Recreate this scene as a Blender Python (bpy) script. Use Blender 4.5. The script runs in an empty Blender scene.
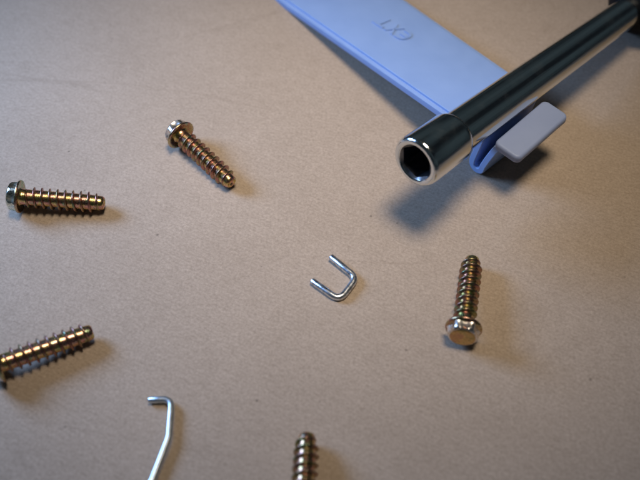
import bpy, bmesh, math, random
from mathutils import Vector, Matrix

MM = 0.001                      # everything below is written in millimetres
S = bpy.context.scene
COL = S.collection
R = math.radians

# ------------------------------------------------------------------ camera
TH = R(53.0)
CAM_H = 166.06
cd = bpy.data.cameras.new("camera")
cam = bpy.data.objects.new("camera", cd)
COL.objects.link(cam)
cam.location = (0, -CAM_H / math.tan(TH) * MM, CAM_H * MM)
cam.rotation_euler = (math.pi / 2 - TH, 0, 0)
cd.sensor_width = 36.0
cd.lens = 36.0 * 900 / 640
cd.clip_start = 0.005
cd.clip_end = 20
cd.dof.use_dof = True
cd.dof.focus_distance = 0.209
cd.dof.aperture_fstop = 13.0
S.camera = cam

# ------------------------------------------------------------------ world: a dim room
W = bpy.data.worlds.new("World")
S.world = W
W.use_nodes = True
bg = W.node_tree.nodes["Background"]
bg.inputs[0].default_value = (0.55, 0.85, 0.95, 1)
bg.inputs[1].default_value = 1.0
# blurred dark surroundings: uneven, very dim teal
_t = W.node_tree
_c = _t.nodes.new("ShaderNodeTexCoord")
_n = _t.nodes.new("ShaderNodeTexNoise"); _n.inputs["Scale"].default_value = 1.9; _n.inputs["Detail"].default_value = 2.0
_r = _t.nodes.new("ShaderNodeValToRGB")
_r.color_ramp.elements[0].position = 0.36; _r.color_ramp.elements[0].color = (0.006, 0.008, 0.010, 1)
_r.color_ramp.elements[1].position = 0.66; _r.color_ramp.elements[1].color = (0.026, 0.037, 0.042, 1)
_t.links.new(_c.outputs["Generated"], _n.inputs["Vector"])
_t.links.new(_n.outputs[0], _r.inputs[0]); _t.links.new(_r.outputs[0], bg.inputs[0])

# ------------------------------------------------------------------ lamps
def aim(o, target):
    d = Vector(target) * MM - o.location
    o.rotation_euler = d.to_track_quat('-Z', 'Y').to_euler()

ld = bpy.data.lights.new("desk_lamp", 'SPOT')
ld.energy = 12.2
ld.color = (1.0, 0.875, 0.70)
ld.shadow_soft_size = 0.098
ld.spot_size = R(25.5)
ld.spot_blend = 1.0
lamp = bpy.data.objects.new("desk_lamp", ld)
COL.objects.link(lamp)
lamp.location = (42 * MM, 42 * MM, 420 * MM)
aim(lamp, (3, 34, 0))

wd = bpy.data.lights.new("window_light", 'AREA')
wd.shape = 'RECTANGLE'
wd.size = 0.11
wd.size_y = 0.09
wd.energy = 0.155
wd.color = (0.32, 0.54, 1.0)
wd.spread = R(72)
win = bpy.data.objects.new("window_light", wd)
COL.objects.link(win)
win.location = (-225 * MM, 85 * MM, 128 * MM)
aim(win, (-45, 5, 0))

S.render.engine = 'CYCLES'
S.cycles.use_denoising = True
S.cycles.max_bounces = 8
S.view_settings.view_transform = 'Standard'
S.view_settings.look = 'None'
S.view_settings.exposure = 0.1
S.view_settings.gamma = 1.0

# ------------------------------------------------------------------ helpers
def finish(bm, name, mat, parent=None, smooth=True, angle=40):
    bmesh.ops.remove_doubles(bm, verts=bm.verts, dist=1e-5)
    bmesh.ops.recalc_face_normals(bm, faces=bm.faces)
    me = bpy.data.meshes.new(name)
    bm.to_mesh(me)
    bm.free()
    me.transform(Matrix.Scale(MM, 4))
    if smooth:
        for p in me.polygons:
            p.use_smooth = True
        try:
            me.set_sharp_from_angle(angle=R(angle))
        except Exception:
            pass
    me.materials.append(mat)
    o = bpy.data.objects.new(name, me)
    COL.objects.link(o)
    if parent is not None:
        o.parent = parent
    return o

def empty(name, loc=(0, 0, 0), matrix=None):
    o = bpy.data.objects.new(name, None)
    o.empty_display_size = 0.005
    COL.objects.link(o)
    if matrix is not None:
        o.matrix_world = matrix
    else:
        o.location = Vector(loc) * MM
    return o

def tag(o, label=None, cat=None, group=None, kind=None):
    if label: o["label"] = label
    if cat: o["category"] = cat
    if group: o["group"] = group
    if kind: o["kind"] = kind
    return o

def lathe(bm, prof, n=48, rfun=None):
    """profile of (x, r) turned about the x axis"""
    rings = []
    for i, (x, r) in enumerate(prof):
        ring = []
        if r < 1e-6:
            ring = [bm.verts.new((x, 0, 0))]
        else:
            for k in range(n):
                a = 2 * math.pi * k / n
                rr = rfun(a, r, i) if rfun else r
                ring.append(bm.verts.new((x, rr * math.cos(a), rr * math.sin(a))))
        rings.append(ring)
    for A, B in zip(rings, rings[1:]):
        if len(A) == 1 and len(B) == 1:
            continue
        for k in range(n):
            k2 = (k + 1) % n
            if len(A) == 1:
                bm.faces.new((A[0], B[k], B[k2]))
            elif len(B) == 1:
                bm.faces.new((A[k], B[0], A[k2]))
            else:
                bm.faces.new((A[k], B[k], B[k2], A[k2]))

def tube(bm, pts, rad, n=20, flat_end=True):
    """round wire along a list of points"""
    P = [Vector(p) for p in pts]
    prev = None
    up = Vector((0, 0, 1))
    rings = []
    m = len(P)
    for i, p in enumerate(P):
        t = (P[min(i + 1, m - 1)] - P[max(i - 1, 0)]).normalized()
        s = t.cross(up).normalized()
        u = s.cross(t)
        rr = rad(i / (m - 1)) if callable(rad) else rad
        rings.append((p, t, s, u, rr))
    loops = []
    def ring(p, s, u, r):
        return [bm.verts.new(p + (s * math.cos(2 * math.pi * k / n) + u * math.sin(2 * math.pi * k / n)) * r) for k in range(n)]
    p, t, s, u, r = rings[0]
    loops.append(ring(p - t * 0.0, s, u, r * 0.86))
    loops.append(ring(p + t * r * 0.16, s, u, r))
    for p, t, s, u, r in rings[1:-1]:
        loops.append(ring(p, s, u, r))
    p, t, s, u, r = rings[-1]
    loops.append(ring(p - t * r * 0.16, s, u, r))
    loops.append(ring(p, s, u, r * 0.86))
    for A, B in zip(loops, loops[1:]):
        for k in range(n):
            bm.faces.new((A[k], A[(k + 1) % n], B[(k + 1) % n], B[k]))
    bm.faces.new(loops[0]); bm.faces.new(loops[-1][::-1])

def rounded_path(pts, radii, seg=10, step=0.8):
    """polyline with filleted corners"""
    P = [Vector(p) for p in pts]
    out = [P[0]]
    for i in range(1, len(P) - 1):
        a = (P[i - 1] - P[i]).normalized(); b = (P[i + 1] - P[i]).normalized()
        ang = a.angle(b)
        d = radii[i - 1] / math.tan(ang / 2)
        s = P[i] + a * d; e = P[i] + b * d
        for k in range(seg + 1):
            t = k / seg
            out.append(s * (1 - t) ** 2 + P[i] * 2 * t * (1 - t) + e * t * t)
    out.append(P[-1])
    return out

# ------------------------------------------------------------------ materials
def new_mat(name):
    m = bpy.data.materials.new(name)
    m.use_nodes = True
    nt = m.node_tree
    return m, nt, nt.nodes["Principled BSDF"]

def N(nt, typ, **kw):
    n = nt.nodes.new(typ)
    for k, v in kw.items():
        if k in n.inputs:
            n.inputs[k].default_value = v
        else:
            setattr(n, k, v)
    return n

def mmcoord(nt, sc=(1, 1, 1), rot=(0, 0, 0), loc=(0, 0, 0)):
    """object coordinates in millimetres, turned first and stretched afterwards"""
    t = nt.nodes.new("ShaderNodeTexCoord")
    a = nt.nodes.new("ShaderNodeMapping")
    a.inputs["Scale"].default_value = (1000, 1000, 1000)
    a.inputs["Rotation"].default_value = rot
    b = nt.nodes.new("ShaderNodeMapping")
    b.inputs["Scale"].default_value = sc
    b.inputs["Location"].default_value = loc
    nt.links.new(t.outputs["Object"], a.inputs["Vector"])
    nt.links.new(a.outputs[0], b.inputs["Vector"])
    return b.outputs[0]

def ramp(nt, fac, stops, interp='LINEAR'):
    r = nt.nodes.new("ShaderNodeValToRGB")
    r.color_ramp.interpolation = interp
    e = r.color_ramp.elements
    while len(e) < len(stops):
        e.new(0.5)
    for el, (p, c) in zip(e, stops):
        el.position = p
        el.color = c if len(c) == 4 else (*c, 1)
    nt.links.new(fac, r.inputs[0])
    return r.outputs[0]

def mixc(nt, a, b, fac, mode='MIX'):
    m = nt.nodes.new("ShaderNodeMix")
    m.data_type = 'RGBA'
    m.blend_type = mode
    for sock, v in ((m.inputs[0], fac), (m.inputs[6], a), (m.inputs[7], b)):
        if hasattr(v, "is_output"):
            nt.links.new(v, sock)
        else:
            sock.default_value = v if not isinstance(v, tuple) else (*v, 1)[:4]
    return m.outputs[2]

def math_node(nt, op, a, b=None):
    m = nt.nodes.new("ShaderNodeMath")
    m.operation = op
    for i, v in enumerate((a, b)):
        if v is None: continue
        if hasattr(v, "is_output"): nt.links.new(v, m.inputs[i])
        else: m.inputs[i].default_value = v
    return m.outputs[0]

def cardboard_material():
    m, nt, b = new_mat("cardboard")
    co = mmcoord(nt)
    big = N(nt, "ShaderNodeTexNoise", Scale=0.035, Detail=3.0); nt.links.new(co, big.inputs["Vector"])
    mid = N(nt, "ShaderNodeTexNoise", Scale=0.32, Detail=5.0, Roughness=0.65); nt.links.new(co, mid.inputs["Vector"])
    fine = N(nt, "ShaderNodeTexNoise", Scale=1.6, Detail=6.0, Roughness=0.8); nt.links.new(co, fine.inputs["Vector"])
    # long soft fibres along the board's making direction
    cf = mmcoord(nt, sc=(0.35, 2.4, 1), rot=(0, 0, R(28)))
    fib = N(nt, "ShaderNodeTexNoise", Scale=1.0, Detail=3.0, Roughness=0.6); nt.links.new(cf, fib.inputs["Vector"])
    c = ramp(nt, big.outputs[0], [(0.38, (0.412, 0.318, 0.240)), (0.62, (0.436, 0.338, 0.257))])
    c = mixc(nt, c, ramp(nt, mid.outputs[0], [(0.3, (0.82, 0.81, 0.79)), (0.5, (1, 1, 1)), (0.72, (1.1, 1.1, 1.12))]), 0.3, 'MULTIPLY')
    c = mixc(nt, c, ramp(nt, fine.outputs[0], [(0.3, (0.45, 0.43, 0.41)), (0.5, (1, 1, 1)), (0.7, (1.45, 1.45, 1.47))]), 0.52, 'MULTIPLY')
    c = mixc(nt, c, ramp(nt, fib.outputs[0], [(0.3, (0.8, 0.79, 0.77)), (0.5, (1, 1, 1)), (0.7, (1.12, 1.12, 1.12))]), 0.5, 'MULTIPLY')
    # broad faint bands left by the corrugation and by rubbing
    for ang, amt in ((24, 0.12), (-30, 0.10)):
        cb = mmcoord(nt, sc=(0.022, 0.13, 1), rot=(0, 0, R(ang)))
        nb = N(nt, "ShaderNodeTexNoise", Scale=1.0, Detail=4.0, Roughness=0.6); nt.links.new(cb, nb.inputs["Vector"])
        c = mixc(nt, c, ramp(nt, nb.outputs[0], [(0.32, (0.84, 0.82, 0.80)), (0.48, (1, 1, 1)), (0.7, (1.06, 1.06, 1.07))]), amt, 'MULTIPLY')
    # dark specks of recycled pulp
    vo = N(nt, "ShaderNodeTexVoronoi", Scale=0.16); nt.links.new(co, vo.inputs["Vector"])
    sp = ramp(nt, vo.outputs["Distance"], [(0.0, (1, 1, 1)), (0.04, (0.6, 0.6, 0.6)), (0.065, (0, 0, 0))])
    wn = ramp(nt, N_color_value(nt, vo), [(0.60, (0, 0, 0)), (0.92, (1, 1, 1))])
    sp = math_node(nt, 'MULTIPLY', sp, wn)
    c = mixc(nt, c, (0.10, 0.075, 0.055), math_node(nt, 'MULTIPLY', sp, 0.75))
    # scattered thin scuffs and short scratches
    for ang, sc, lo, seed in ((33, 0.020, 0.008, 3.0), (-24, 0.026, 0.007, 11.0), (8, 0.017, 0.006, 23.0)):
        cs = mmcoord(nt, sc=(0.10, 1, 1), rot=(0, 0, R(ang)), loc=(seed, seed * 3, 0))
        nn = N(nt, "ShaderNodeTexNoise", Scale=sc * 2.2, Detail=3.0); nt.links.new(cs, nn.inputs["Vector"])
        ln = ramp(nt, math_node(nt, 'ABSOLUTE', math_node(nt, 'SUBTRACT', nn.outputs[0], 0.47)), [(0.0, (1, 1, 1)), (lo, (0, 0, 0))])
        ms = N(nt, "ShaderNodeTexNoise", Scale=0.05, Detail=3.0); nt.links.new(cs, ms.inputs["Vector"])
        mk = ramp(nt, ms.outputs[0], [(0.56, (0, 0, 0)), (0.66, (1, 1, 1))])
        c = mixc(nt, c, (0.20, 0.145, 0.10), math_node(nt, 'MULTIPLY', math_node(nt, 'MULTIPLY', ln, mk), 0.22))
    nt.links.new(c, b.inputs["Base Color"])
    b.inputs["Roughness"].default_value = 0.85
    b.inputs["Specular IOR Level"].default_value = 0.22
    h = math_node(nt, 'ADD', math_node(nt, 'MULTIPLY', fine.outputs[0], 0.5),
                  math_node(nt, 'ADD', math_node(nt, 'MULTIPLY', fib.outputs[0], 0.5), math_node(nt, 'MULTIPLY', mid.outputs[0], 0.35)))
    bp = N(nt, "ShaderNodeBump", Strength=0.5, Distance=0.00016)
    nt.links.new(h, bp.inputs["Height"])
    nt.links.new(bp.outputs[0], b.inputs["Normal"])
    return m

def N_color_value(nt, vo):
    s = nt.nodes.new("ShaderNodeSeparateColor")
    nt.links.new(vo.outputs["Color"], s.inputs[0])
    return s.outputs[0]

def plated_material(name, stops, rough=0.24, scale=0.45, seed=0.0):
    """chromate plating: its interference colours drift from gold to pink and green"""
    m, nt, b = new_mat(name)
    oi = nt.nodes.new("ShaderNodeObjectInfo")
    co = mmcoord(nt)
    ad = nt.nodes.new("ShaderNodeVectorMath"); ad.operation = 'ADD'
    cx = nt.nodes.new("ShaderNodeCombineXYZ")
    nt.links.new(math_node(nt, 'MULTIPLY', oi.outputs["Random"], 60.0), cx.inputs[0])
    nt.links.new(co, ad.inputs[0]); nt.links.new(cx.outputs[0], ad.inputs[1])
    n1 = N(nt, "ShaderNodeTexNoise", Scale=scale, Detail=3.0, Distortion=0.6); nt.links.new(ad.outputs[0], n1.inputs["Vector"])
    c = ramp(nt, n1.outputs[0], stops)
    n2 = N(nt, "ShaderNodeTexNoise", Scale=2.6, Detail=4.0, Roughness=0.65); nt.links.new(ad.outputs[0], n2.inputs["Vector"])
    c = mixc(nt, c, ramp(nt, n2.outputs[0], [(0.32, (0.45, 0.40, 0.36)), (0.52, (1, 1, 1))]), 0.75, 'MULTIPLY')
    c = mixc(nt, c, ramp(nt, oi.outputs["Random"], [(0.0, (1, 1, 1)), (0.35, (0.86, 0.98, 0.86)), (0.7, (1.0, 0.88, 0.82)), (1.0, (0.92, 0.92, 1.0))]), 0.8, 'MULTIPLY')
    nt.links.new(c, b.inputs["Base Color"])
    b.inputs["Metallic"].default_value = 1.0
    rr = nt.nodes.new("ShaderNodeMapRange")
    rr.inputs[3].default_value = rough * 0.7; rr.inputs[4].default_value = rough * 1.6
    nt.links.new(n2.outputs[0], rr.inputs[0]); nt.links.new(rr.outputs[0], b.inputs["Roughness"])
    bp = N(nt, "ShaderNodeBump", Strength=0.35, Distance=0.00006)
    nt.links.new(n2.outputs[0], bp.inputs["Height"]); nt.links.new(bp.outputs[0], b.inputs["Normal"])
    return m

def steel_material(name, col, rough, wear=0.5, scale=1.5, dark=(0.4, 0.4, 0.4), bump=0.15):
    m, nt, b = new_mat(name)
    co = mmcoord(nt)
    n2 = N(nt, "ShaderNodeTexNoise", Scale=scale, Detail=5.0, Roughness=0.65); nt.links.new(co, n2.inputs["Vector"])
    c = mixc(nt, col, ramp(nt, n2.outputs[0], [(0.33, dark), (0.55, (1, 1, 1))]), wear, 'MULTIPLY')
    nt.links.new(c, b.inputs["Base Color"])
    b.inputs["Metallic"].default_value = 1.0
    rr = nt.nodes.new("ShaderNodeMapRange")
    rr.inputs[3].default_value = rough * 0.75; rr.inputs[4].default_value = rough * 1.4
    nt.links.new(n2.outputs[0], rr.inputs[0]); nt.links.new(rr.outputs[0], b.inputs["Roughness"])
    bp = N(nt, "ShaderNodeBump", Strength=bump, Distance=0.00006)
    nt.links.new(n2.outputs[0], bp.inputs["Height"]); nt.links.new(bp.outputs[0], b.inputs["Normal"])
    return m

def plastic_material(name, col, rough=0.42, grain=0.25, spec=0.4):
    m, nt, b = new_mat(name)
    co = mmcoord(nt)
    n1 = N(nt, "ShaderNodeTexNoise", Scale=5.0, Detail=3.0); nt.links.new(co, n1.inputs["Vector"])
    n2 = N(nt, "ShaderNodeTexNoise", Scale=0.12, Detail=4.0); nt.links.new(co, n2.inputs["Vector"])
    c = mixc(nt, col, ramp(nt, n2.outputs[0], [(0.3, (0.93, 0.94, 0.96)), (0.7, (1.04, 1.03, 1.02))]), 0.8, 'MULTIPLY')
    nt.links.new(c, b.inputs["Base Color"])
    n3 = N(nt, "ShaderNodeTexNoise", Scale=0.22, Detail=5.0, Roughness=0.6); nt.links.new(co, n3.inputs["Vector"])
    sx = N(nt, "ShaderNodeTexNoise", Scale=1.0, Detail=3.0); nt.links.new(mmcoord(nt, sc=(0.05, 1.3, 1.3), rot=(0, 0, R(63))), sx.inputs["Vector"])
    rr = nt.nodes.new("ShaderNodeMapRange")
    rr.inputs[1].default_value = 0.35; rr.inputs[2].default_value = 0.65
    rr.inputs[3].default_value = rough * 0.75; rr.inputs[4].default_value = rough * 1.35
    nt.links.new(math_node(nt, 'ADD', math_node(nt, 'MULTIPLY', n3.outputs[0], 0.6), math_node(nt, 'MULTIPLY', sx.outputs[0], 0.4)), rr.inputs[0])
    nt.links.new(rr.outputs[0], b.inputs["Roughness"])
    b.inputs["Specular IOR Level"].default_value = spec
    bp = N(nt, "ShaderNodeBump", Strength=grain, Distance=0.00005)
    nt.links.new(n1.outputs[0], bp.inputs["Height"]); nt.links.new(bp.outputs[0], b.inputs["Normal"])
    return m

GOLD = [(0.28, (0.26, 0.40, 0.20)), (0.38, (0.62, 0.55, 0.22)), (0.48, (0.70, 0.52, 0.26)), (0.57, (0.64, 0.30, 0.28)), (0.68, (0.36, 0.48, 0.28))]
HEAD = [(0.30, (0.50, 0.60, 0.56)), (0.45, (0.80, 0.82, 0.82)), (0.58, (0.80, 0.76, 0.66)), (0.70, (0.62, 0.48, 0.36))]
M_card = cardboard_material()
M_shank = plated_material("yellow_chromate_plating", GOLD, 0.24, 0.55)
M_thread = plated_material("yellow_chromate_thread", [(0.3, (0.26, 0.25, 0.11)), (0.42, (0.38, 0.30, 0.16)), (0.54, (0.44, 0.20, 0.18)), (0.66, (0.24, 0.33, 0.20))], 0.27)
M_head = plated_material("pale_chromate_head", HEAD, 0.25, 0.35)
M_face = plated_material('painted_reflection_face', [(0.3, (0.42, 0.34, 0.14)), (0.5, (0.62, 0.40, 0.17)), (0.7, (0.50, 0.26, 0.16))], 0.32, 0.4)  # brown cardboard reflection painted into the face colour; plating itself is the same
M_flange = plated_material("gold_green_flange", [(0.3, (0.28, 0.34, 0.18)), (0.45, (0.52, 0.46, 0.25)), (0.6, (0.48, 0.25, 0.20)), (0.7, (0.38, 0.44, 0.32))], 0.24)
M_chrome = steel_material("polished_chrome", (0.74, 0.77, 0.78), 0.07, 0.15, 0.6, (0.75, 0.75, 0.75))
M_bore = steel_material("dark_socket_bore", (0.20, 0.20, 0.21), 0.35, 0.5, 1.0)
M_wire = steel_material("bright_zinc_wire", (0.70, 0.73, 0.77), 0.3, 0.85, 1.1, (0.25, 0.25, 0.27), 0.6)
M_wire2 = steel_material("dull_zinc_wire", (0.62, 0.67, 0.70), 0.34, 0.4, 1.0, (0.55, 0.56, 0.58))
M_blue = plastic_material("pale_blue_plastic", (0.265, 0.39, 0.68), 0.45)
M_grey = plastic_material("lavender_grey_plastic", (0.30, 0.365, 0.58), 0.40)
M_black = plastic_material("black_handle_plastic", (0.006, 0.006, 0.007), 0.6, 0.25, 0.2)

def polish_streaks(m):
    nt = m.node_tree; b = nt.nodes["Principled BSDF"]
    old = b.inputs["Normal"].links[0].from_node
    co = mmcoord(nt, sc=(0.012, 1, 1))
    n = N(nt, "ShaderNodeTexNoise", Scale=0.55, Detail=4.0, Roughness=0.55); nt.links.new(co, n.inputs["Vector"])
    sm = N(nt, "ShaderNodeTexNoise", Scale=0.16, Detail=5.0, Roughness=0.65); nt.links.new(mmcoord(nt), sm.inputs["Vector"])
    nt.links.new(ramp(nt, sm.outputs[0], [(0.38, (0.05, 0.05, 0.05)), (0.62, (0.19, 0.19, 0.19))]), b.inputs["Roughness"])
    bp = N(nt, "ShaderNodeBump", Strength=0.5, Distance=0.0002)
    nt.links.new(n.outputs[0], bp.inputs["Height"]); nt.links.new(old.outputs[0], bp.inputs["Normal"])
    nt.links.new(bp.outputs[0], b.inputs["Normal"])
polish_streaks(M_chrome)

# ------------------------------------------------------------------ the cardboard
bm = bmesh.new()
g = 60
ext = 420.0
random.seed(4)
vs = [[bm.verts.new((-ext + 2 * ext * i / g, -ext + 2 * ext * j / g + 40, 0)) for i in range(g + 1)] for j in range(g + 1)]
for j in range(g):
    for i in range(g):
        bm.faces.new((vs[j][i], vs[j][i + 1], vs[j + 1][i + 1], vs[j + 1][i]))
card = finish(bm, "cardboard_ground", M_card)
tag(card, "plain brown cardboard sheet that everything lies on", kind="structure")

# ------------------------------------------------------------------ screws
def hexr(a, af):
    a = (a + math.pi / 6) % (math.pi / 3) - math.pi / 6
    return af / 2 / math.cos(a)

def build_screw():
    root = empty("hex_washer_screw")
    # shank: plain core with a short blunt point, x runs from the flange to the tip
    bm = bmesh.new()
    lathe(bm, [(0, 0), (0, 2.25), (0.35, 2.0), (0.8, 1.92), (16.6, 1.86), (18.2, 1.78), (19.3, 1.72), (19.75, 1.58), (20.0, 1.30), (19.9, 0.95), (19.5, 0.7), (19.4, 0)], 36)
    shank = finish(bm, "shank", M_shank, root, angle=50)
    # thread: one thin wide-pitched ridge wound round the core
    bm = bmesh.new()
    pitch, x0, x1, seg = 1.86, 1.15, 19.3, 36
    nturn = (x1 - x0) / pitch
    n = int(nturn * seg)
    prev = None
    for i in range(n + 1):
        t = i / seg
        a = 2 * math.pi * t
        x = x0 + pitch * t
        run = min(1, t / 0.5) * min(1, (nturn - t) / 0.8)
        core = 1.72 if x < 16.5 else 1.72 - (x - 16.5) * 0.05
        crest = core + 0.14 + (2.58 - 1.86) * max(0.0, run) * (1 if x < 16.5 else 1 - (x - 16.5) * 0.10)
        hw = 0.44
        pr = [(-hw, core), (-0.13, crest - 0.03), (0.0, crest), (0.10, crest - 0.03), (hw * 0.8, core)]
        ring = [bm.verts.new((x + dx, r * math.cos(a), r * math.sin(a))) for dx, r in pr]
        if prev:
            for k in range(len(pr) - 1):
                bm.faces.new((prev[k], prev[k + 1], ring[k + 1], ring[k]))
        else:
            bm.faces.new(ring)
        prev = ring
    bm.faces.new(prev[::-1])
    finish(bm, "thread", M_thread, shank, angle=60)
    # washer flange
    bm = bmesh.new()
    lathe(bm, [(0.0, 0), (0.0, 2.2), (0.10, 3.2), (0.12, 3.80), (0.02, 3.98), (-0.25, 4.04), (-0.48, 3.94), (-0.70, 3.55), (-0.85, 2.9), (-0.85, 2.4), (-0.85, 0)], 56)
    finish(bm, "washer_flange", M_flange, root, angle=60)
    # hexagonal head: six slightly dished flats under a round chamfer
    bm = bmesh.new()
    prof = [(-0.60, 9), (-0.98, 3.50), (-1.80, 3.46), (-2.25, 3.36), (-2.52, 3.18), (-2.67, 2.96), (-2.73, 2.80)]
    AF = 6.35
    def rf(a, r, i):
        k = (a + math.pi / 6) % (math.pi / 3) - math.pi / 6
        dish = 0.20 * math.cos(min(1.0, abs(k) / R(21)) * math.pi / 2) * (1, 1, 1, 0.7, 0.25, 0, 0)[i]
        return min(hexr(a, AF) - dish + (0.12 if i == 0 else 0), r)
    lathe(bm, prof, 72, rf)
    head = finish(bm, "hexagonal_head", M_head, root, angle=26)
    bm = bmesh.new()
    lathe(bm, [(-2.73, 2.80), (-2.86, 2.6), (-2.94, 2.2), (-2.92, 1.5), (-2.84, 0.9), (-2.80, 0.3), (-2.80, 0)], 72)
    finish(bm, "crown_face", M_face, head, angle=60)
    return root

def children(o):
    return [c for c in bpy.data.objects if c.parent is o]

def copy_tree(o, parent=None):
    c = o.copy()
    COL.objects.link(c)
    c.parent = parent
    for ch in children(o):
        copy_tree(ch, c)
    return c

def place(o, head, az, roll):
    """head = flange centre on the board (x, y); az = direction of the tip"""
    pitch = math.asin((4.10 - 2.62) / 18.2)
    ca, sa = math.cos(R(az)), math.sin(R(az))
    X = Vector((ca * math.cos(pitch), sa * math.cos(pitch), -math.sin(pitch)))
    Y = Vector((-sa, ca, 0)); Z = X.cross(Y)
    rm = Matrix((X, Y, Z)).transposed().to_4x4() @ Matrix.Rotation(R(roll), 4, 'X')
    o.matrix_world = Matrix.Translation(Vector((head[0], head[1], 4.13 * KS)) * MM) @ rm @ Matrix.Scale(KS, 4)

KS = 0.97
proto = build_screw()
GRP = "hex washer screws strewn on the cardboard"
SCREWS = [
    ((-70.0, 9.66), -2.1, 12, "gold plated screw at the left edge lying level with its head to the left"),
    ((-34.3, 29.3), -47.0, 38, "gold plated screw lying aslant between the left edge and the blue plastic strip"),
    ((30.2, -26.0), 78.2, 30, "gold plated screw whose hexagonal head points at the viewer, right of the staple"),
    ((-65.4, -34.7), 26.6, 52, "dark greenish gold screw at the left edge with its head cut off by the picture"),
    ((-3.3, -68.9), 87.6, 5, "gold screw at the bottom edge showing only its threaded tip, pointing upward"),
]
for i, (h, az, roll, lab) in enumerate(SCREWS):
    o = proto if i == 0 else copy_tree(proto)
    place(o, h, az, roll)
    tag(o, lab, "screw", GRP)

# ------------------------------------------------------------------ wire staple
bm = bmesh.new()
pts = rounded_path([(2.45, -5.5, 0.95), (8.15, -11.15, 0.75), (4.25, -17.15, 0.72), (-1.8, -11.95, 0.85)], [2.3, 2.1], 10)
tube(bm, pts, 0.78, 20)
st = finish(bm, "wire_staple", M_wire, angle=50)
tag(st, "small bright steel U shaped staple lying flat in the middle of the cardboard", "staple")

# ------------------------------------------------------------------ bent wire
bm = bmesh.new()
pts = rounded_path([(-34.72, -41.3, 0.85), (-30.0, -41.15, 1.15), (-29.75, -49.6, 1.2), (-32.0, -58.1, 1.0), (-38.0, -74.0, 0.72)], [2.1, 5.0, 6.0], 10)
tube(bm, pts, 0.70, 18)
bw = finish(bm, "bent_wire", M_wire2, angle=50)
tag(bw, "thin silver bent wire with a short hooked end, running off the bottom edge", "wire")

# ------------------------------------------------------------------ blue plastic cover strip with a spring latch
L_AX = Vector((0.596, -0.803, 0)).normalized()      # along the strip, towards the latch
W_AX = Vector((0.803, 0.596, 0)).normalized()       # across the strip
PL0 = Vector((28.94, 30.53, 0))
SLOPE, ROLL = 0.1424, -0.085
def plate_pt(l, w, dz=0.0):
    """point of the strip: l from the near left mark (positive to the latch), w from the left edge"""
    p = PL0 + L_AX * l + W_AX * w
    p.z = 11.6 + SLOPE * l + ROLL * w + dz
    return p
def plate_width(l):
    return 25.1 - 0.068 * l

cover = empty("plastic_cover", (35.0, 26.0, 0))
tag(cover, "long pale blue plastic cover strip with raised lettering, under the chrome tool", "cover")
def to_cover(bm):
    for v in bm.verts:
        v.co -= Vector((35.0, 26.0, 0))
    return bm

# strip: cross-section (w offset from an edge, dz) with a stepped rim on both long sides
bm = bmesh.new()
def section(l):
    wd_ = plate_width(l)
    left = [(1.9, -2.3), (0.0, -2.3), (0.0, -0.95), (0.08, -0.72), (0.30, -0.60), (0.95, -0.56), (1.08, -0.66), (1.30, -0.66), (1.42, -0.14), (1.52, -0.04), (1.75, 0.0)]
    right = [(wd_ - a, b) for a, b in left[::-1]]
    prof = left + right + [(wd_ - 1.9, -1.7), (1.9, -1.7)]
    return [bm.verts.new(plate_pt(l, w, z)) for w, z in prof]
prev = None
first = None
ls = [-78, -60, -40, -20, 0, 7.2, 7.9, 8.1]
for i, l in enumerate(ls):
    ring = section(l)
    if i >= len(ls) - 2:
        for v in ring:
            v.co.z -= (0.08, 0.45)[i - len(ls) + 2]
    if prev:
        n = len(ring)
        for k in range(n):
            bm.faces.new((prev[k], prev[(k + 1) % n], ring[(k + 1) % n], ring[k]))
    else:
        first = ring
    prev = ring
bm.faces.new(first[::-1]); bm.faces.new(prev)
strip = finish(to_cover(bm), "strip", M_blue, cover, angle=28)

# raised letters, read from the far side
def strokes_letter(polys, name, lc, wc, sx, sy, hgt=0.30):
    bm = bmesh.new()
    for poly in polys:
        vs_b, vs_t = [], []
        cx = sum(p[0] for p in poly) / len(poly); cy = sum(p[1] for p in poly) / len(poly)
        for x, y in poly:
            l = lc - (x - 0.5) * sx
            w = wc - (y - 0.5) * sy
            vs_b.append(bm.verts.new(plate_pt(l, w, -0.05)))
            x2 = x + (cx - x) * 0.03; y2 = y + (cy - y) * 0.03
            vs_t.append(bm.verts.new(plate_pt(lc - (x2 - 0.5) * sx, wc - (y2 - 0.5) * sy, hgt)))
        n = len(poly)
        bm.faces.new(vs_t)
        for k in range(n):
            bm.faces.new((vs_b[k], vs_b[(k + 1) % n], vs_t[(k + 1) % n], vs_t[k]))
    return finish(to_cover(bm), name, M_blue, strip, smooth=False)

def arc_band(cx, cy, rx, ry, a0, a1, th, n=10):
    out = []
    for i in range(n):
        q0 = R(a0 + (a1 - a0) * i / n); q1 = R(a0 + (a1 - a0) * (i + 1) / n)
        out.append([(cx + rx * math.cos(q0), cy + ry * math.sin(q0)), (cx + rx * math.cos(q1), cy + ry * math.sin(q1)),
                    (cx + (rx - th) * math.cos(q1), cy + (ry - th) * math.sin(q1)), (cx + (rx - th) * math.cos(q0), cy + (ry - th) * math.sin(q0))])
    return out
tk = 0.17
letE = arc_band(0.62, 0.5, 0.60, 0.5, 90, 270, tk, 12) + [
    [(0.62, 0.0), (1.0, 0.0), (1.0, tk), (0.62, tk)], [(0.62, 1 - tk), (1.0, 1 - tk), (1.0, 1.0), (0.62, 1.0)],
    [(0.10, 0.5 - tk / 2), (0.88, 0.5 - tk / 2), (0.88, 0.5 + tk / 2), (0.10, 0.5 + tk / 2)]]
letX = [[(0.0, 0.0), (0.2, 0.0), (1.0, 1.0), (0.8, 1.0)], [(0.8, 0.0), (1.0, 0.0), (0.2, 1.0), (0.0, 1.0)]]
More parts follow.
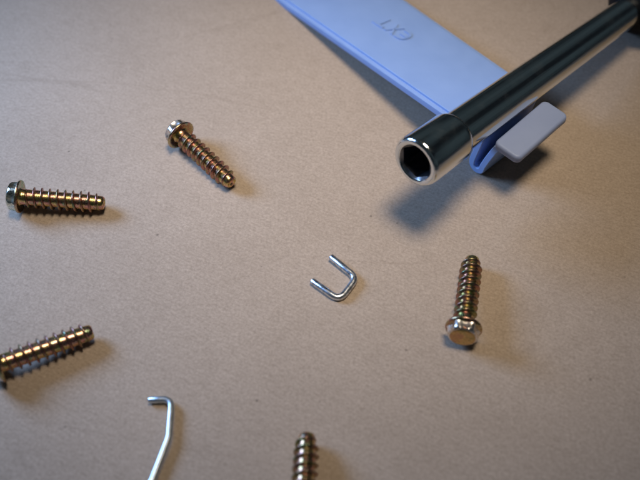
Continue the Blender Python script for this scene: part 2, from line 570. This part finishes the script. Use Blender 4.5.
letT = [[(0.41, 0.0), (0.59, 0.0), (0.59, 1 - tk), (0.41, 1 - tk)], [(0.0, 1 - tk), (1.0, 1 - tk), (1.0, 1.0), (0.0, 1.0)]]
LX = -34.9
strokes_letter(letE, "letter", LX + 4.2, 14.9, 3.7, 4.6)
strokes_letter(letX, "letter", LX, 14.9, 3.6, 4.6)
strokes_letter(letT, "letter", LX - 4.6, 14.9, 4.4, 4.6)

# far foot of the strip (out of the picture) that keeps it off the board
bm = bmesh.new()
v8 = []
for w in (2.2, plate_width(-77) - 2.2):
    for l in (-77.5, -76.0):
        for top in (0, 1):
            p = plate_pt(l, w, -1.75)
            if not top: p.z = 0.0
            p.z = max(p.z, 0.0) if not top else max(p.z, 0.2)
            v8.append(bm.verts.new(p))
bmesh.ops.convex_hull(bm, input=v8)
finish(to_cover(bm), "foot", M_blue, cover, smooth=False)

# spring latch: a strip folded into a deep V with round bottom
HK = Vector((38.18, 20.53, 0))
HL = Vector((0.676, -0.737, 0)).normalized()
HW = Vector((0.737, 0.676, 0)).normalized()
center = [(-0.55, 12.3), (-0.85, 10.0), (-1.5, 6.0), (-1.95, 3.2)]
for k in range(1, 12):
    a = math.pi + math.pi * k / 12
    center.append((-0.35 + 1.6 * math.cos(a), 2.45 + 1.62 * math.sin(a)))
center += [(1.35, 3.4), (2.2, 6.4), (3.4, 10.2), (4.1, 12.0)]
bm = bmesh.new()
th = 0.82
m = len(center)
cols = []
WID = 19.4
ws = [0.0, 0.18, WID - 0.18, WID]
for i, (l, z) in enumerate(center):
    a = Vector(center[max(i - 1, 0)]); b = Vector(center[min(i + 1, m - 1)])
    t = (b - a).normalized(); nrm = Vector((-t.y, t.x))
    col_ = []
    for side in (1, -1):
        row = []
        for j, w in enumerate(ws):
            k = th if j in (1, 2) else th - 0.18
            q = Vector((l, z)) + nrm * side * k
            row.append(bm.verts.new(HK + HL * q.x + HW * w + Vector((0, 0, max(q.y, 0.02)))))
        col_.append(row)
    cols.append(col_)
for A, B in zip(cols, cols[1:]):
    for side in (0, 1):
        for j in range(3):
            bm.faces.new((A[side][j], A[side][j + 1], B[side][j + 1], B[side][j]))
    for j in (0, 3):
        bm.faces.new((A[0][j], A[1][j], B[1][j], B[0][j]))
for C in (cols[0], cols[-1]):
    for j in range(3):
        bm.faces.new((C[0][j], C[0][j + 1], C[1][j + 1], C[1][j]))
latch = finish(to_cover(bm), "latch_spring", M_blue, cover, angle=40)
latch["label"] = "blue folded spring at the end of the cover"

# finger tab on the latch
bm = bmesh.new()
def rrect(l0, l1, w0, w1, r, n=6):
    out = []
    for cx, cy, a0 in ((l1 - r, w1 - r, 0), (l0 + r, w1 - r, 90), (l0 + r, w0 + r, 180), (l1 - r, w0 + r, 270)):
        for k in range(n + 1):
            a = R(a0 + 90 * k / n)
            out.append((cx + r * math.cos(a), cy + r * math.sin(a)))
    return out
rot = R(-3.0)
def tabp(l, w, z):
    l2 = 6.3 + (l - 6.3) * math.cos(rot) + (w - 9.8) * math.sin(rot)
    w2 = 9.8 - (l - 6.3) * math.sin(rot) + (w - 9.8) * math.cos(rot)
    return HK + HL * l2 + HW * w2 + Vector((0, 0, z - 0.05 * (l - 6.3)))
levels = [(0.55, 11.35), (0.15, 11.55), (0.0, 11.95), (0.0, 12.75), (0.12, 13.2), (0.40, 13.45), (0.75, 13.5)]
rings = []
for ins, z in levels:
    rings.append([bm.verts.new(tabp(l, w, z)) for l, w in rrect(2.6 + ins, 9.9 - ins, -0.1 + ins, 19.8 - ins, 1.5 - ins)])
for A, B in zip(rings, rings[1:]):
    n = len(A)
    for k in range(n):
        bm.faces.new((A[k], A[(k + 1) % n], B[(k + 1) % n], B[k]))
bm.faces.new(rings[0][::-1]); bm.faces.new(rings[-1])
tab = finish(to_cover(bm), "finger_tab", M_grey, cover, angle=50)
tab["label"] = "lavender grey finger tab with rounded corners"

# ------------------------------------------------------------------ nut driver
A = Vector((36.81, 21.73, 18.3)); B = Vector((83.90, 70.16, 10.2))
X = (B - A).normalized()
Y = Vector((0, 0, 1)).cross(X).normalized(); Z = X.cross(Y)
rm = Matrix((X, Y, Z)).transposed().to_4x4()
drv = empty("nut_driver", matrix=Matrix.Translation(A * MM) @ rm)
tag(drv, "chrome nut driver with an open hexagonal socket, lying across the blue cover strip", "nut driver")
# shaft
bm = bmesh.new()
lathe(bm, [(-11.0, 0), (-11.0, 4.98), (-3, 4.92), (10, 4.78), (30, 4.53), (50, 4.28), (68, 4.08), (68, 0)], 64)
finish(bm, "shaft", M_chrome, drv, angle=60)
# socket sleeve: outside, rounded rim, hexagonal bore
bm = bmesh.new()
SO = 5.95
prof = [(-9.6, 4.85), (-9.8, 5.05), (-10.2, 5.45), (-10.8, 5.75), (-11.6, SO - 0.06), (-22.6, SO + 0.02), (-23.2, SO - 0.10), (-23.6, SO - 0.38), (-23.75, SO - 0.75), (-23.75, 4.60), (-23.5, 4.30)]
lathe(bm, prof, 72)
socket = finish(bm, "socket", M_chrome, drv, angle=50)
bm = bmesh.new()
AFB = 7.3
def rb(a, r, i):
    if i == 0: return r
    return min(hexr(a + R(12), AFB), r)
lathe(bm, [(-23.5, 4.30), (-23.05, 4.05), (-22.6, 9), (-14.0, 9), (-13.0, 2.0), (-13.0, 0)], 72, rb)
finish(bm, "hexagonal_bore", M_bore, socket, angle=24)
# handle, almost wholly outside the picture
bm = bmesh.new()
def hr(a, r, i):
    return r * (1 + (0.03 * math.cos(6 * a) if i > 4 else 0))
lathe(bm, [(66.3, 0), (66.3, 4.2), (66.6, 5.2), (67.8, 6.8), (70.0, 8.2), (74.0, 8.8), (80, 7.7), (84, 6.2), (86, 3), (86.2, 0)], 48, hr)
finish(bm, "handle", M_black, drv, angle=50)
